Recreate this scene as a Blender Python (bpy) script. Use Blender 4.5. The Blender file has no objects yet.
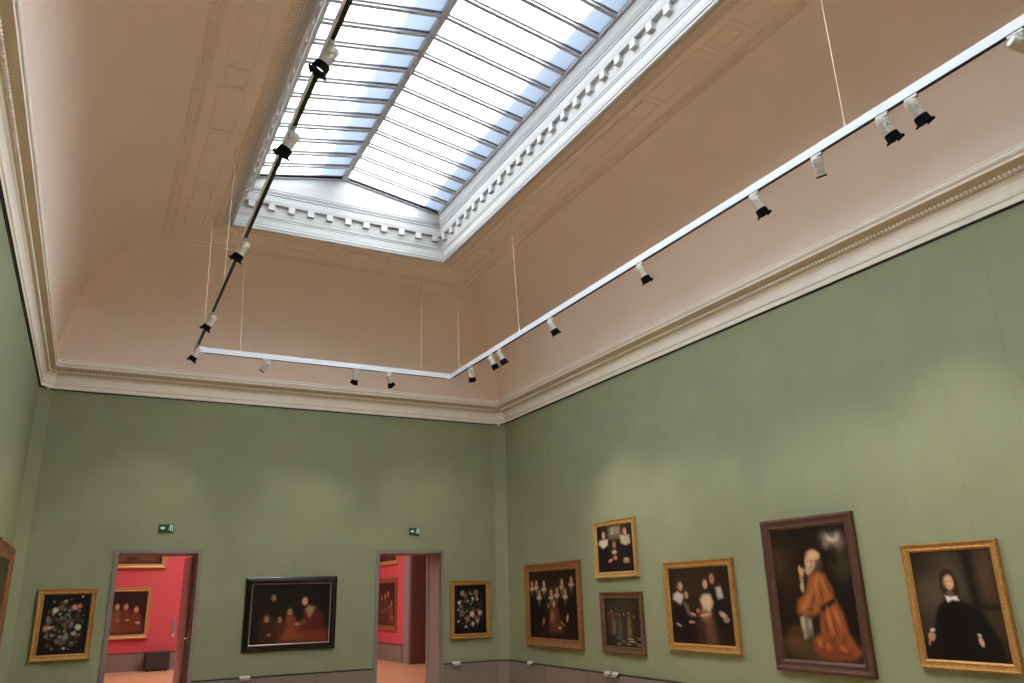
import bpy, bmesh, math, random
import numpy as np
from mathutils import Vector, Matrix, Quaternion
random.seed(7)
PI = math.pi
S = bpy.context.scene
COL = S.collection
EYE = 1.58                                  # camera height above the floor
R_ = lambda d: math.radians(d)

# ---------------------------------------------------------------- room sizes
XL, XR, YF, YN = -1.035, 7.116, 14.0, -3.5   # left wall, right wall, far wall, near wall
ZT = 3.286 + EYE                             # top of the green wall
ZC = 5.45 + EYE                              # flat ceiling
ZS = -1.18 + EYE                             # top of the skirting
CH = 0.18                                    # corner chamfer
FX0, FX1, FY0, FY1 = 0.37, 5.64, -1.95, 12.43     # flat ceiling border
LX0, LX1, LY0, LY1 = 1.30, 4.745, -0.90, 11.38    # skylight lip
TH = 0.62                                    # far wall thickness
Y2 = 22.42                                   # far wall of the red room
D1, D2 = (0.385, 1.545), (4.60, 5.78)        # clear door openings (x)
ZD = 0.735 + EYE                             # clear door height
TRX0, TRX1, TRY, TRZ = 1.02, 5.17, 12.06, 3.55 + EYE   # lighting track

# ---------------------------------------------------------------- colour / materials
def lin(r, g, b):
    f = lambda c: (c/255/12.92) if c/255 <= .04045 else ((c/255+.055)/1.055)**2.4
    return (f(r), f(g), f(b))

def mat(name, col, rough=.6, metal=0., spec=.4, noise=0., nscale=8., bump=0., bscale=60., stretch=(1, 1, 1), emit=None, estr=0.):
    m = bpy.data.materials.new(name); m.use_nodes = True
    nt = m.node_tree; b = nt.nodes['Principled BSDF']
    b.inputs['Base Color'].default_value = (*col, 1)
    b.inputs['Roughness'].default_value = rough
    b.inputs['Metallic'].default_value = metal
    b.inputs['Specular IOR Level'].default_value = spec
    if emit:
        b.inputs['Emission Color'].default_value = (*emit, 1); b.inputs['Emission Strength'].default_value = estr
    if noise or bump:
        tc = nt.nodes.new('ShaderNodeTexCoord'); mp = nt.nodes.new('ShaderNodeMapping')
        mp.inputs['Scale'].default_value = stretch
        nt.links.new(tc.outputs['Object'], mp.inputs['Vector'])
    if noise:
        n = nt.nodes.new('ShaderNodeTexNoise'); n.inputs['Scale'].default_value = nscale; n.inputs['Detail'].default_value = 6
        nt.links.new(mp.outputs[0], n.inputs['Vector'])
        cr = nt.nodes.new('ShaderNodeValToRGB')
        cr.color_ramp.elements[0].position = .3; cr.color_ramp.elements[1].position = .7
        cr.color_ramp.elements[0].color = (*[c*(1-noise) for c in col], 1)
        cr.color_ramp.elements[1].color = (*[min(1, c*(1+noise)) for c in col], 1)
        nt.links.new(n.outputs[0], cr.inputs[0]); nt.links.new(cr.outputs[0], b.inputs['Base Color'])
    if bump:
        n2 = nt.nodes.new('ShaderNodeTexNoise'); n2.inputs['Scale'].default_value = bscale; n2.inputs['Detail'].default_value = 4
        nt.links.new(mp.outputs[0], n2.inputs['Vector'])
        bp = nt.nodes.new('ShaderNodeBump'); bp.inputs['Strength'].default_value = bump; bp.inputs['Distance'].default_value = .01
        nt.links.new(n2.outputs[0], bp.inputs['Height']); nt.links.new(bp.outputs[0], b.inputs['Normal'])
    return m

def seam_mat(name, col, axis, first, pitch, dark=.13, rough=.85):
    """fabric wall covering hung in vertical strips: thin darker butt joints every `pitch` metres"""
    m = mat(name, col, rough, spec=.15, noise=.05, nscale=2.2, bump=.12, bscale=220)
    nt = m.node_tree; b = nt.nodes['Principled BSDF']
    src = b.inputs['Base Color'].links[0].from_socket
    tc = nt.nodes.new('ShaderNodeTexCoord'); sx = nt.nodes.new('ShaderNodeSeparateXYZ')
    nt.links.new(tc.outputs['Object'], sx.inputs[0])
    def math_(op, a, v=None):
        k = nt.nodes.new('ShaderNodeMath'); k.operation = op
        nt.links.new(a, k.inputs[0])
        if v is not None: k.inputs[1].default_value = v
        return k.outputs[0]
    a = math_('SUBTRACT', sx.outputs[axis], first - pitch/2)
    a = math_('DIVIDE', a, pitch); a = math_('FRACT', a); a = math_('SUBTRACT', a, .5); a = math_('ABSOLUTE', a)
    a = math_('LESS_THAN', a, .0055/pitch)
    a = math_('MULTIPLY', a, dark)
    mx = nt.nodes.new('ShaderNodeMix'); mx.data_type = 'RGBA'
    nt.links.new(a, mx.inputs[0]); nt.links.new(src, mx.inputs[6]); mx.inputs[7].default_value = (*[c*.35 for c in col], 1)
    nt.links.new(mx.outputs[2], b.inputs['Base Color'])
    return m

def plank_mat():
    m = bpy.data.materials.new('oak_parquet'); m.use_nodes = True
    nt = m.node_tree; b = nt.nodes['Principled BSDF']
    b.inputs['Roughness'].default_value = .38
    tc = nt.nodes.new('ShaderNodeTexCoord')
    br = nt.nodes.new('ShaderNodeTexBrick')
    br.inputs['Color1'].default_value = (*lin(220, 180, 142), 1); br.inputs['Color2'].default_value = (*lin(206, 162, 124), 1)
    br.inputs['Mortar'].default_value = (*lin(105, 62, 40), 1)
    br.inputs['Scale'].default_value = 1; br.inputs['Mortar Size'].default_value = .004
    br.inputs['Brick Width'].default_value = 1.1; br.inputs['Row Height'].default_value = .09
    nt.links.new(tc.outputs['Object'], br.inputs['Vector'])
    n = nt.nodes.new('ShaderNodeTexNoise'); n.inputs['Scale'].default_value = 3; n.inputs['Detail'].default_value = 8
    mp = nt.nodes.new('ShaderNodeMapping'); mp.inputs['Scale'].default_value = (1, 22, 1)
    nt.links.new(tc.outputs['Object'], mp.inputs[0]); nt.links.new(mp.outputs[0], n.inputs['Vector'])
    mx = nt.nodes.new('ShaderNodeMix'); mx.data_type = 'RGBA'; mx.blend_type = 'MULTIPLY'; mx.inputs[0].default_value = .45
    nt.links.new(br.outputs['Color'], mx.inputs[6]); nt.links.new(n.outputs['Color'], mx.inputs[7])
    hs = nt.nodes.new('ShaderNodeHueSaturation'); hs.inputs['Saturation'].default_value = 1.05; hs.inputs['Value'].default_value = 1.35
    nt.links.new(mx.outputs[2], hs.inputs['Color'])
    nt.links.new(hs.outputs[0], b.inputs['Base Color'])
    return m

def glass_mat():
    m = bpy.data.materials.new('frosted_glass'); m.use_nodes = True
    nt = m.node_tree; nt.nodes.remove(nt.nodes['Principled BSDF']); out = nt.nodes['Material Output']
    tr = nt.nodes.new('ShaderNodeBsdfTranslucent'); tr.inputs['Color'].default_value = (.84, .925, 1., 1)
    gl = nt.nodes.new('ShaderNodeBsdfGlossy'); gl.inputs['Roughness'].default_value = .35
    mx = nt.nodes.new('ShaderNodeMixShader'); mx.inputs[0].default_value = .05
    nt.links.new(tr.outputs[0], mx.inputs[1]); nt.links.new(gl.outputs[0], mx.inputs[2]); nt.links.new(mx.outputs[0], out.inputs['Surface'])
    return m

GREEN = lin(145, 155, 128)
M = {}
M['green_right'] = seam_mat('green_fabric_side', GREEN, 1, 7.07, .632)
M['green_back'] = seam_mat('green_fabric_end', GREEN, 0, 3.10, .84, .13)
M['red'] = mat('red_fabric', lin(206, 90, 98), .8, spec=.2, noise=.04, nscale=2)
M['taupe'] = mat('taupe_paint', lin(134, 124, 119), .5, spec=.3, noise=.03, nscale=5)
M['casing'] = mat('grey_casing_paint', lin(140, 131, 129), .45, noise=.03, nscale=6)
M['leaf_grey'] = mat('pale_grey_door_paint', lin(205, 202, 204), .5)
M['rail_line'] = mat('dark_rail', lin(48, 42, 40), .5)
M['plaster'] = mat('warm_plaster', (.84, .715, .63), .9, spec=.15, noise=.025, nscale=1.3)
M['cornice'] = mat('cream_plaster', lin(243, 240, 233), .8, spec=.2, noise=.03, nscale=4)
M['cornice_shade'] = mat('cream_plaster_shaded', lin(208, 198, 176), .85, spec=.15)  # darker copy of the cream plaster: shade under the crown put into colour
M['white'] = mat('white_plaster', lin(184, 184, 184), .75, spec=.25, noise=.02, nscale=3)
M['bar'] = mat('grey_glazing_bar', lin(178, 180, 186), .5)
M['bar_dark'] = mat('dark_glazing_gasket', lin(120, 116, 118), .6)
M['glass'] = glass_mat()
M['shade_block'] = mat('shade_block_grey', lin(120, 124, 128), .6)  # for the unseen blocks added outside to shade the skylight
M['floor'] = plank_mat()
M['track'] = mat('white_track_paint', lin(222, 230, 240), .35, spec=.5)
M['slot'] = mat('black_track_slot', lin(24, 24, 25), .5)
M['lamp_grey'] = mat('light_grey_lamp_paint', lin(206, 206, 200), .4, spec=.5, noise=.02, nscale=40)
M['lamp_black'] = mat('black_lamp_paint', lin(10, 10, 10), .8, spec=.1)
M['lens'] = mat('lit_lens', (.9, .85, .7), .3, emit=(1., .88, .70), estr=2.2)
M['cable'] = mat('steel_cable', lin(228, 214, 196), .5, metal=.0)
M['gold'] = mat('gilt_wood', lin(188, 146, 84), .42, metal=.4, spec=.5, noise=.25, nscale=30, bump=.25, bscale=90)
M['gold_pale'] = mat('pale_gilt_wood', lin(204, 168, 108), .42, metal=.4, noise=.2, nscale=30, bump=.2, bscale=90)
M['gold_red'] = mat('worn_red_gilt_wood', lin(156, 112, 74), .42, metal=.35, noise=.3, nscale=24, bump=.3, bscale=70)
M['brown'] = mat('dark_brown_wood', lin(86, 58, 49), .4, spec=.5, noise=.25, nscale=12, stretch=(1, 1, 6), bump=.1)
M['brown2'] = mat('mid_brown_wood', lin(104, 76, 58), .45, spec=.4, noise=.25, nscale=14, bump=.1)
M['ebony'] = mat('ebonised_wood', lin(22, 19, 18), .22, spec=.6)
M['silver'] = mat('dull_silver_slip', lin(176, 160, 146), .35, metal=.5)
M['door_wood'] = mat('dark_red_door_wood', lin(112, 84, 76), .65, spec=.2, noise=.25, nscale=9, stretch=(6, 6, 1))
M['brass'] = mat('brass', lin(196, 160, 100), .3, metal=.8)
M['sign_green'] = mat('sign_green', lin(38, 84, 64), .4)
M['sign_white'] = mat('sign_white', lin(232, 244, 236), .4, emit=(.85, 1, .92), estr=.12)
M['label'] = mat('label_card', lin(206, 200, 192), .6)
M['label_dark'] = mat('label_bracket', lin(92, 86, 82), .5)
M['dark_felt'] = mat('dark_grey_upholstery', lin(62, 56, 58), .8, noise=.1, nscale=40)
M['black'] = mat('black_plastic', lin(25, 25, 25), .5)
M['fill_glow'] = mat('fill_panel_glow', (.8, .8, .8), .5, emit=(1, .95, .90), estr=3.0)  # glow of the unseen panel added to light the red room

def paint_mat(name):
    m = bpy.data.materials.new(name); m.use_nodes = True
    nt = m.node_tree; b = nt.nodes['Principled BSDF']
    at = nt.nodes.new('ShaderNodeVertexColor'); at.layer_name = 'paint'
    nt.links.new(at.outputs[0], b.inputs['Base Color'])
    b.inputs['Roughness'].default_value = .42; b.inputs['Specular IOR Level'].default_value = .25
    return m
M['paint'] = paint_mat('oil_paint')

# ---------------------------------------------------------------- mesh helpers
class MB:
    def __init__(s): s.v = []; s.f = []; s.m = []
    def add(s, vs, fs, mi=0):
        o = len(s.v); s.v += [tuple(v) for v in vs]; s.f += [tuple(i+o for i in f) for f in fs]; s.m += [mi]*len(fs)
        return s
    def box(s, a, b, mi=0, bev=0.):
        (x0, y0, z0), (x1, y1, z1) = [min(p, q) for p, q in zip(a, b)], [max(p, q) for p, q in zip(a, b)]
        if bev <= 0:
            v = [(x, y, z) for z in (z0, z1) for x, y in ((x0, y0), (x1, y0), (x1, y1), (x0, y1))]
            s.add(v, [(3, 2, 1, 0), (4, 5, 6, 7), (0, 1, 5, 4), (1, 2, 6, 5), (2, 3, 7, 6), (3, 0, 4, 7)], mi)
        else:
            bm = bmesh.new(); bmesh.ops.create_cube(bm, size=1)
            for v in bm.verts: v.co = Vector(((x0+x1)/2+v.co.x*(x1-x0), (y0+y1)/2+v.co.y*(y1-y0), (z0+z1)/2+v.co.z*(z1-z0)))
            bmesh.ops.bevel(bm, geom=bm.edges[:], offset=bev, segments=2, affect='EDGES', profile=.6)
            bm.verts.index_update()
            s.add([v.co[:] for v in bm.verts], [[v.index for v in f.verts] for f in bm.faces], mi); bm.free()
        return s
    def tube(s, a, b, r, r2=None, n=12, mi=0, caps=True):
        a, b = Vector(a), Vector(b); r2 = r if r2 is None else r2
        d = (b-a).normalized(); u = d.orthogonal().normalized(); w = d.cross(u)
        v = [tuple(p + (u*math.cos(2*PI*k/n)+w*math.sin(2*PI*k/n))*q) for p, q in ((a, r), (b, r2)) for k in range(n)]
        f = [(k, (k+1) % n, n+(k+1) % n, n+k) for k in range(n)]
        if caps: f += [tuple(range(n-1, -1, -1)), tuple(range(n, 2*n))]
        return s.add(v, f, mi)
    def lathe(s, prof, n=20, mi=0, c=(0, 0, 0)):
        """profile (r, z) round the z axis"""
        v = [(c[0]+r*math.cos(2*PI*k/n), c[1]+r*math.sin(2*PI*k/n), c[2]+z) for r, z in prof for k in range(n)]
        f = [(i*n+k, i*n+(k+1) % n, (i+1)*n+(k+1) % n, (i+1)*n+k) for i in range(len(prof)-1) for k in range(n)]
        f += [tuple(range(n-1, -1, -1)), tuple((len(prof)-1)*n+k for k in range(n))]
        return s.add(v, f, mi)
    def ball(s, c, r, sc=(1, 1, 1), mi=0, n=6, m=4):
        v = [(c[0], c[1], c[2]+r*sc[2])]
        for i in range(1, m):
            t = PI*i/m
            v += [(c[0]+r*sc[0]*math.sin(t)*math.cos(2*PI*k/n), c[1]+r*sc[1]*math.sin(t)*math.sin(2*PI*k/n), c[2]+r*sc[2]*math.cos(t)) for k in range(n)]
        v.append((c[0], c[1], c[2]-r*sc[2])); L = len(v)-1
        f = [(0, 1+k, 1+(k+1) % n) for k in range(n)]
        for i in range(m-2): f += [(1+i*n+k, 1+(i+1)*n+k, 1+(i+1)*n+(k+1) % n, 1+i*n+(k+1) % n) for k in range(n)]
        f += [(L, 1+(m-2)*n+(k+1) % n, 1+(m-2)*n+k) for k in range(n)]
        return s.add(v, f, mi)
    def prism(s, pts, y0, y1, mi=0):
        """polygon in x,z extruded in y"""
        n = len(pts)
        v = [(x, y0, z) for x, z in pts]+[(x, y1, z) for x, z in pts]
        return s.add(v, [tuple(range(n)), tuple(range(2*n-1, n-1, -1))]+[(k, n+k, n+(k+1) % n, (k+1) % n) for k in range(n)], mi)
    def mesh(s, name, mats, smooth=None):
        me = bpy.data.meshes.new(name); me.from_pydata(s.v, [], s.f)
        for m in (mats if isinstance(mats, (list, tuple)) else [mats]): me.materials.append(m)
        me.polygons.foreach_set('material_index', s.m)
        bm = bmesh.new(); bm.from_mesh(me); bmesh.ops.recalc_face_normals(bm, faces=bm.faces[:])
        if smooth is not None:
            for f in bm.faces: f.smooth = True
            for e in bm.edges:
                if len(e.link_faces) == 2 and e.calc_face_angle(0) > R_(smooth): e.smooth = False
        bm.to_mesh(me); bm.free(); me.update()
        return me
    def build(s, name, mats, parent=None, smooth=None, loc=None):
        return link(name, s.mesh(name, mats, smooth), parent, loc)

def link(name, me, parent=None, loc=None):
    o = bpy.data.objects.new(name, me); COL.objects.link(o)
    if parent: o.parent = parent
    if loc is not None: o.location = loc
    return o

def tag(o, label, cat, group=None):
    o['label'] = label; o['category'] = cat
    if group: o['group'] = group
    return o

def thing(name, label, cat, loc, rotz=0, group=None):
    o = bpy.data.objects.new(name, None); COL.objects.link(o); o.empty_display_size = .2
    o.location = loc; o.rotation_euler = (0, 0, rotz)
    return tag(o, label, cat, group)

def structure(o, label=None, cat=None):
    o['kind'] = 'structure'
    if label: o['label'] = label
    if cat: o['category'] = cat
    return o

def ring(x0, x1, y0, y1, r, k):
    """rounded (k>1) or chamfered (k=1) rectangle, 4*(k+1) points, counter-clockwise"""
    r = max(r, .0008); pts = []
    for cx, cy, a0 in ((x1-r, y1-r, 0), (x0+r, y1-r, 90), (x0+r, y0+r, 180), (x1-r, y0+r, 270)):
        for i in range(k+1):
            a = R_(a0+90*i/k); pts.append((cx+r*math.cos(a), cy+r*math.sin(a)))
    return pts

def loft(mb, rect, prof, k, mi=0):
    """prof: (inward offset, z, corner radius[, material])"""
    x0, x1, y0, y1 = rect; n = 4*(k+1); base = len(mb.v)
    for p in prof:
        o, z, r = p[:3]
        mb.v += [(x, y, z) for x, y in ring(x0+o, x1-o, y0+o, y1-o, r, k)]
    for i in range(len(prof)-1):
        m_ = prof[i][3] if len(prof[i]) > 3 else mi
        for j in range(n):
            mb.f.append((base+i*n+j, base+i*n+(j+1) % n, base+(i+1)*n+(j+1) % n, base+(i+1)*n+j)); mb.m.append(m_)
    return mb

# ================================================================ THE SETTING
# floors (one slab through both rooms)
fl = MB().box((XL-.3, YN-.3, -.2), (XR+1.2, Y2+.3, 0)).build('floor', M['floor']); structure(fl, 'oak strip floor running through both galleries', 'floor')

# side walls with chamfered far corners
rw = MB()
rw.box((XR, YN, 0), (XR+.3, YF+.02, ZT+.6))
rw.add([(XR, YF-CH, 0), (XR-CH, YF, 0), (XR+.05, YF+.02, 0), (XR, YF-CH, ZT+.5), (XR-CH, YF, ZT+.5), (XR+.05, YF+.02, ZT+.5)],
       [(0, 1, 4, 3), (1, 2, 5, 4), (2, 0, 3, 5), (0, 2, 1), (3, 4, 5)])
structure(rw.build('wall_right', M['green_right']), 'long sage green fabric wall on the right', 'wall')
lw = MB()
lw.box((XL-.3, YN, 0), (XL, YF+.02, ZT+.6))
lw.add([(XL, YF-CH, 0), (XL+CH, YF, 0), (XL-.05, YF+.02, 0), (XL, YF-CH, ZT+.5), (XL+CH, YF, ZT+.5), (XL-.05, YF+.02, ZT+.5)],
       [(0, 3, 4, 1), (1, 4, 5, 2), (2, 5, 3, 0), (0, 1, 2), (3, 5, 4)])
structure(lw.build('wall_left', M['green_right']), 'sage green fabric wall at the left edge', 'wall')
structure(MB().box((XL-.3, YN-.3, 0), (XR+.3, YN, ZT+.6)).build('wall_near', M['green_back']), 'green wall behind the viewer', 'wall')
# far wall, two doorways; green face, pale reveals, red face on the other side
bw = MB()
for a, b in ((XL-.3, D1[0]), (D1[1], D2[0]), (D2[1], XR+.3)):
    bw.box((a, YF, 0), (b, YF+TH-.02, ZT+.6), 0)
    bw.box((a, YF+TH-.02, 0), (b, YF+TH, ZT+.6), 1)
for d in (D1, D2):
    bw.box((d[0], YF, ZD), (d[1], YF+TH-.02, ZT+.6), 0); bw.box((d[0], YF+TH-.02, ZD), (d[1], YF+TH, ZT+.6), 1)
structure(bw.build('wall_far', [M['green_back'], M['red']]), 'sage green end wall with two doorways', 'wall')

# skirting boards with a dark top rail
def skirt(name, a, b, nrm, h=ZS, t=.035, label=None):
    a, b, n = Vector((*a, 0)), Vector((*b, 0)), Vector((*nrm, 0)).normalized()
    mb = MB()
    def slab(z0, z1, t_, mi):
        p = [a, b, b+n*t_, a+n*t_]
        v = [(q.x, q.y, z0) for q in p]+[(q.x, q.y, z1) for q in p]
        mb.add(v, [(0, 1, 2, 3), (7, 6, 5, 4), (0, 4, 5, 1), (1, 5, 6, 2), (2, 6, 7, 3), (3, 7, 4, 0)], mi)
    slab(0, .05, t*1.25, 0); slab(.05, h-.022, t, 0); slab(h-.022, h, t*.8, 1)
    L = (b-a).length; d = (b-a)/L
    k = int(L/1.35)
    for i in range(1, k+1):                        # board joints
        c = a+d*(L*i/(k+1)); q = n*(t+.001)
        p = [c-d*.003, c+d*.003, c+d*.003+q, c-d*.003+q]
        v = [(s_.x, s_.y, .06) for s_ in p]+[(s_.x, s_.y, h-.024) for s_ in p]
        mb.add(v, [(0, 1, 2, 3), (7, 6, 5, 4), (0, 4, 5, 1), (1, 5, 6, 2), (2, 6, 7, 3), (3, 7, 4, 0)], 1)
    structure(mb.build(name, [M['taupe'], M['rail_line']]), label, 'baseboard')
CW = .062                                          # casing width
skirt('baseboard_right', (XR, YN), (XR, YF-CH), (-1, 0), label='tall grey baseboard of the right wall')
skirt('baseboard_left', (XL, YN), (XL, YF-CH), (1, 0), label='tall grey baseboard of the left wall')
skirt('baseboard_corner_right', (XR, YF-CH), (XR-CH, YF), (-1, -1), label='baseboard across the cut far right corner')
skirt('baseboard_corner_left', (XL, YF-CH), (XL+CH, YF), (1, -1), label='baseboard across the cut far left corner')
skirt('baseboard_far_left', (XL+CH, YF), (D1[0]-CW, YF), (0, -1), label='baseboard left of the left doorway')
skirt('baseboard_far_middle', (D1[1]+CW, YF), (D2[0]-CW, YF), (0, -1), label='baseboard between the two doorways')
skirt('baseboard_far_right', (D2[1]+CW, YF), (XR-CH, YF), (0, -1), label='baseboard right of the right doorway')

# main cornice
def cut(o): return max(CH-.586*o, .012)
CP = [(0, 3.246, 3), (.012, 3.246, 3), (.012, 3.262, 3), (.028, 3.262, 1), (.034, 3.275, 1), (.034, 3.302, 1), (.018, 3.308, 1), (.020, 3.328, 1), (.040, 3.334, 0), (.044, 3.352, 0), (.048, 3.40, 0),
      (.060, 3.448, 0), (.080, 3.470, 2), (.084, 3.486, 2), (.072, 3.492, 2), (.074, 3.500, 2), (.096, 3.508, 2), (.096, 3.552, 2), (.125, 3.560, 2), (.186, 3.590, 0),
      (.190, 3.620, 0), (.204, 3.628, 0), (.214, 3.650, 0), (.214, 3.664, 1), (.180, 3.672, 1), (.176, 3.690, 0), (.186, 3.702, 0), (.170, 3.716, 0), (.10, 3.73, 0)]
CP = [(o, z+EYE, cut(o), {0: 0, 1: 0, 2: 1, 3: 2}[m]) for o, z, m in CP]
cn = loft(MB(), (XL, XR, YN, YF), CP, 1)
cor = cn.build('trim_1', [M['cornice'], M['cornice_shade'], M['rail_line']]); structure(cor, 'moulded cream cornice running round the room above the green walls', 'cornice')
bd = MB()                                          # row of beads under the crown
P_ = .0467
def beads(a, b, n):
    a, b, n = Vector(a), Vector(b), Vector(n); L = (b-a).length; k = int(L/P_)
    for i in range(k):
        c = a+(b-a)*((i+.5)/k)
        bd.ball((c.x+n.x*.108, c.y+n.y*.108, 3.531+EYE), .0165, (1, 1, 1.15), 0, 6, 4)
beads((XR, YN+.3), (XR, YF-.2), (-1, 0)); beads((XL, YN+.3), (XL, YF-.2), (1, 0)); beads((XL+.2, YF), (XR-.2, YF), (0, -1))
bo = bd.build('bead_moulding', M['cornice'], cor, smooth=80)
pc = MB()
for x, y in ((XL+.12, YF-.12), (XR-.12, YF-.12)):
    pc.ball((x, y, 3.25+EYE), .035, (1, 1, .8), 0, 8, 5)
pc.build('corner_rosette', M['cornice'], cor, smooth=60)

# cove and flat ceiling (one plaster vault)
cv = MB(); prof = []
ox0, oz0 = .13, 3.70+EYE
for i in range(21):
    t = i/20; a = t*PI/2
    prof.append((ox0+(1-math.cos(a)), oz0+math.sin(a)*(ZC-oz0), .03+.26*math.sin(min(1, t*1.6)*PI/2)*(1-t*.85)))
# side offsets differ a little from the end offset: build the rings explicitly
k = 5; n = 4*(k+1); base = len(cv.v)
for f_, z, r in prof:
    s = f_-ox0
    x0 = XL+ox0+s*(FX0-XL-ox0); x1 = XR-ox0-s*(XR-ox0-FX1); y0 = YN+ox0+s*(FY0-YN-ox0); y1 = YF-ox0-s*(YF-ox0-FY1)
    cv.v += [(x, y, z) for x, y in ring(x0, x1, y0, y1, r, k)]
for i in range(len(prof)-1):
    for j in range(n): cv.f.append((i*n+j, i*n+(j+1) % n, (i+1)*n+(j+1) % n, (i+1)*n+j)); cv.m.append(0)
r0 = (len(prof)-1)*n
cv.v += [(x, y, ZC) for x, y in ring(LX0-.02, LX1+.02, LY0-.02, LY1+.02, .001, k)]
for j in range(n): cv.f.append((r0+j, r0+(j+1) % n, r0+n+(j+1) % n, r0+n+j)); cv.m.append(0)
ceil = cv.build('ceiling', M['plaster'], smooth=40); structure(ceil, 'warm beige coved plaster ceiling round the skylight', 'ceiling')

# plaster relief on the flat border
def fillet(mb, x0, x1, y0, y1, w=.028, h=.016, z=ZC):
    p = [(0, 0), (w*.25, h), (w*.75, h), (w, .004), (w, 0)]
    for i in range(len(p)-1):
        (a, ha), (b, hb) = p[i], p[i+1]
        ra = [(x0+a, y0+a), (x1-a, y0+a), (x1-a, y1-a), (x0+a, y1-a)]; rb = [(x0+b, y0+b), (x1-b, y0+b), (x1-b, y1-b), (x0+b, y1-b)]
        for j in range(4):
            q = (j+1) % 4
            mb.add([(*ra[j], z-ha), (*ra[q], z-ha), (*rb[q], z-hb), (*rb[j], z-hb)], [(0, 1, 2, 3)])
pn = MB()
for (a, b) in ((.635, .935), (5.065, 5.365)):
    y = 11.78
    while y > -1.3:
        fillet(pn, a, b, y-.975, y-.03); fillet(pn, a+.02, b-.02, y-.975-.405, y-1.005)
        y -= 1.41
xs = 1.35
while xs < 4.6:
    fillet(pn, xs, xs+.55, 11.72, 12.02); xs += .85
pn.build('coffer_moulding', M['plaster'], ceil)
# raised fillets that edge the bands
ed = MB()
for o in (0., .125, .74, .86):
    x0, x1, y0, y1 = FX0+.01+o, FX1-.01-o, FY0+.01+o, FY1-.01-o
    if o > .7: x0, x1, y0, y1 = LX0-.235+(o-.74), LX1+.235-(o-.74), LY0-.235+(o-.74), LY1+.235-(o-.74)
    fillet(ed, x0, x1, y0, y1, .022, .018)
ed.build('band_fillet', M['plaster'], ceil)
gb = MB()                                          # guilloche: overlapping plaster rings
def rings(a, b, r=.036, pitch=.052):
    a, b = Vector(a), Vector(b); L = (b-a).length; k = max(1, int(L/pitch))
    for i in range(k):
        c = a+(b-a)*((i+.5)/k); n_ = 8; v = []; f = []
        for j in range(n_):
            t = 2*PI*j/n_
            for rr, hz in ((r-.009, 0), (r-.004, .013), (r+.004, .013), (r+.009, 0)):
                v.append((c.x+rr*math.cos(t), c.y+rr*math.sin(t), ZC-hz))
        for j in range(n_):
            q = (j+1) % n_
            for m_ in range(3): f.append((j*4+m_, q*4+m_, q*4+m_+1, j*4+m_+1))
        gb.add(v, f)
for x in (FX0+.084, FX1-.084): rings((x, FY0+.1), (x, FY1-.1))
for x in (LX0-.165, LX1+.165): rings((x, LY0-.15), (x, LY1+.15))
rings((FX0+.1, FY1-.084), (FX1-.1, FY1-.084))
gb.build('guilloche_band', M['plaster'], ceil)

# skylight shaft: lip, dentils, crown, white board
SPF = [(-.10, 5.449), (-.055, 5.430), (-.045, 5.405), (-.012, 5.405), (0, 5.418), (0, 5.445), (.010, 5.452), (.010, 5.475), (-.004, 5.488), (.002, 5.500), (.006, 5.590), (.014, 5.598), (.014, 5.618),
       (.024, 5.626), (.026, 5.648), (.020, 5.652), (.028, 5.70), (.030, 5.830), (.084, 5.832), (.086, 5.838), (.092, 5.862), (.090, 5.868), (.094, 5.872), (.100, 5.965), (.112, 5.972), (.112, 5.998), (.122, 6.002), (.122, 6.016), (.132, 6.020),
       (.132, 6.036), (.128, 6.038), (.128, 6.046), (.136, 6.050), (.150, 6.21)]
KL = 1.75                                          # the left side of the well leans in further
sh = MB()
for o, z in SPF:
    sh.v += [(x, y, z+EYE) for x, y in ring(LX0+o*KL, LX1-o, LY0+o, LY1-o, .0008, 1)]
for i in range(len(SPF)-1):
    for j in range(8): sh.f.append((i*8+j, i*8+(j+1) % 8, (i+1)*8+(j+1) % 8, (i+1)*8+j)); sh.m.append(0)
G0, G1, GY0, GY1 = LX0+.15*KL, LX1-.15, LY0+.15, LY1-.15  # glazing outline
ZE, ZR, XRG = 6.235+EYE, 6.52+EYE, 2.93            # eave, ridge
for y in (GY0, GY1):
    sg = .04 if y == GY1 else -.04
    sh.add([(G0-.02, y, ZE-.03), (G1+.02, y, ZE-.03), (G1+.02, y, ZE+.01), (XRG, y, ZR+.02), (G0-.02, y, ZE+.01)], [(0, 1, 2, 3, 4)])
lipo = sh.build('trim_2', M['white']); structure(lipo, 'white moulded frame of the skylight well', 'cornice')
dn = MB()
y = LY1-.19
while y > LY0+.1:
    for x, s in ((LX1-.03, -1), (LX0+.03, 1)):
        dn.box((x-.01*s, y-.05, 5.735+EYE), (x+.056*s*(1.5 if s > 0 else 1), y+.05, 5.834+EYE))
    y -= .302
x = LX0+.24
while x < LX1-.15:
    for yy, s in ((LY1-.03, -1), (LY0+.03, 1)):
        dn.box((x-.05, yy-.01*s, 5.735+EYE), (x+.05, yy+.056*s, 5.834+EYE))
    x += .302
dn.build('dentil_row', M['white'], lipo)

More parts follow.
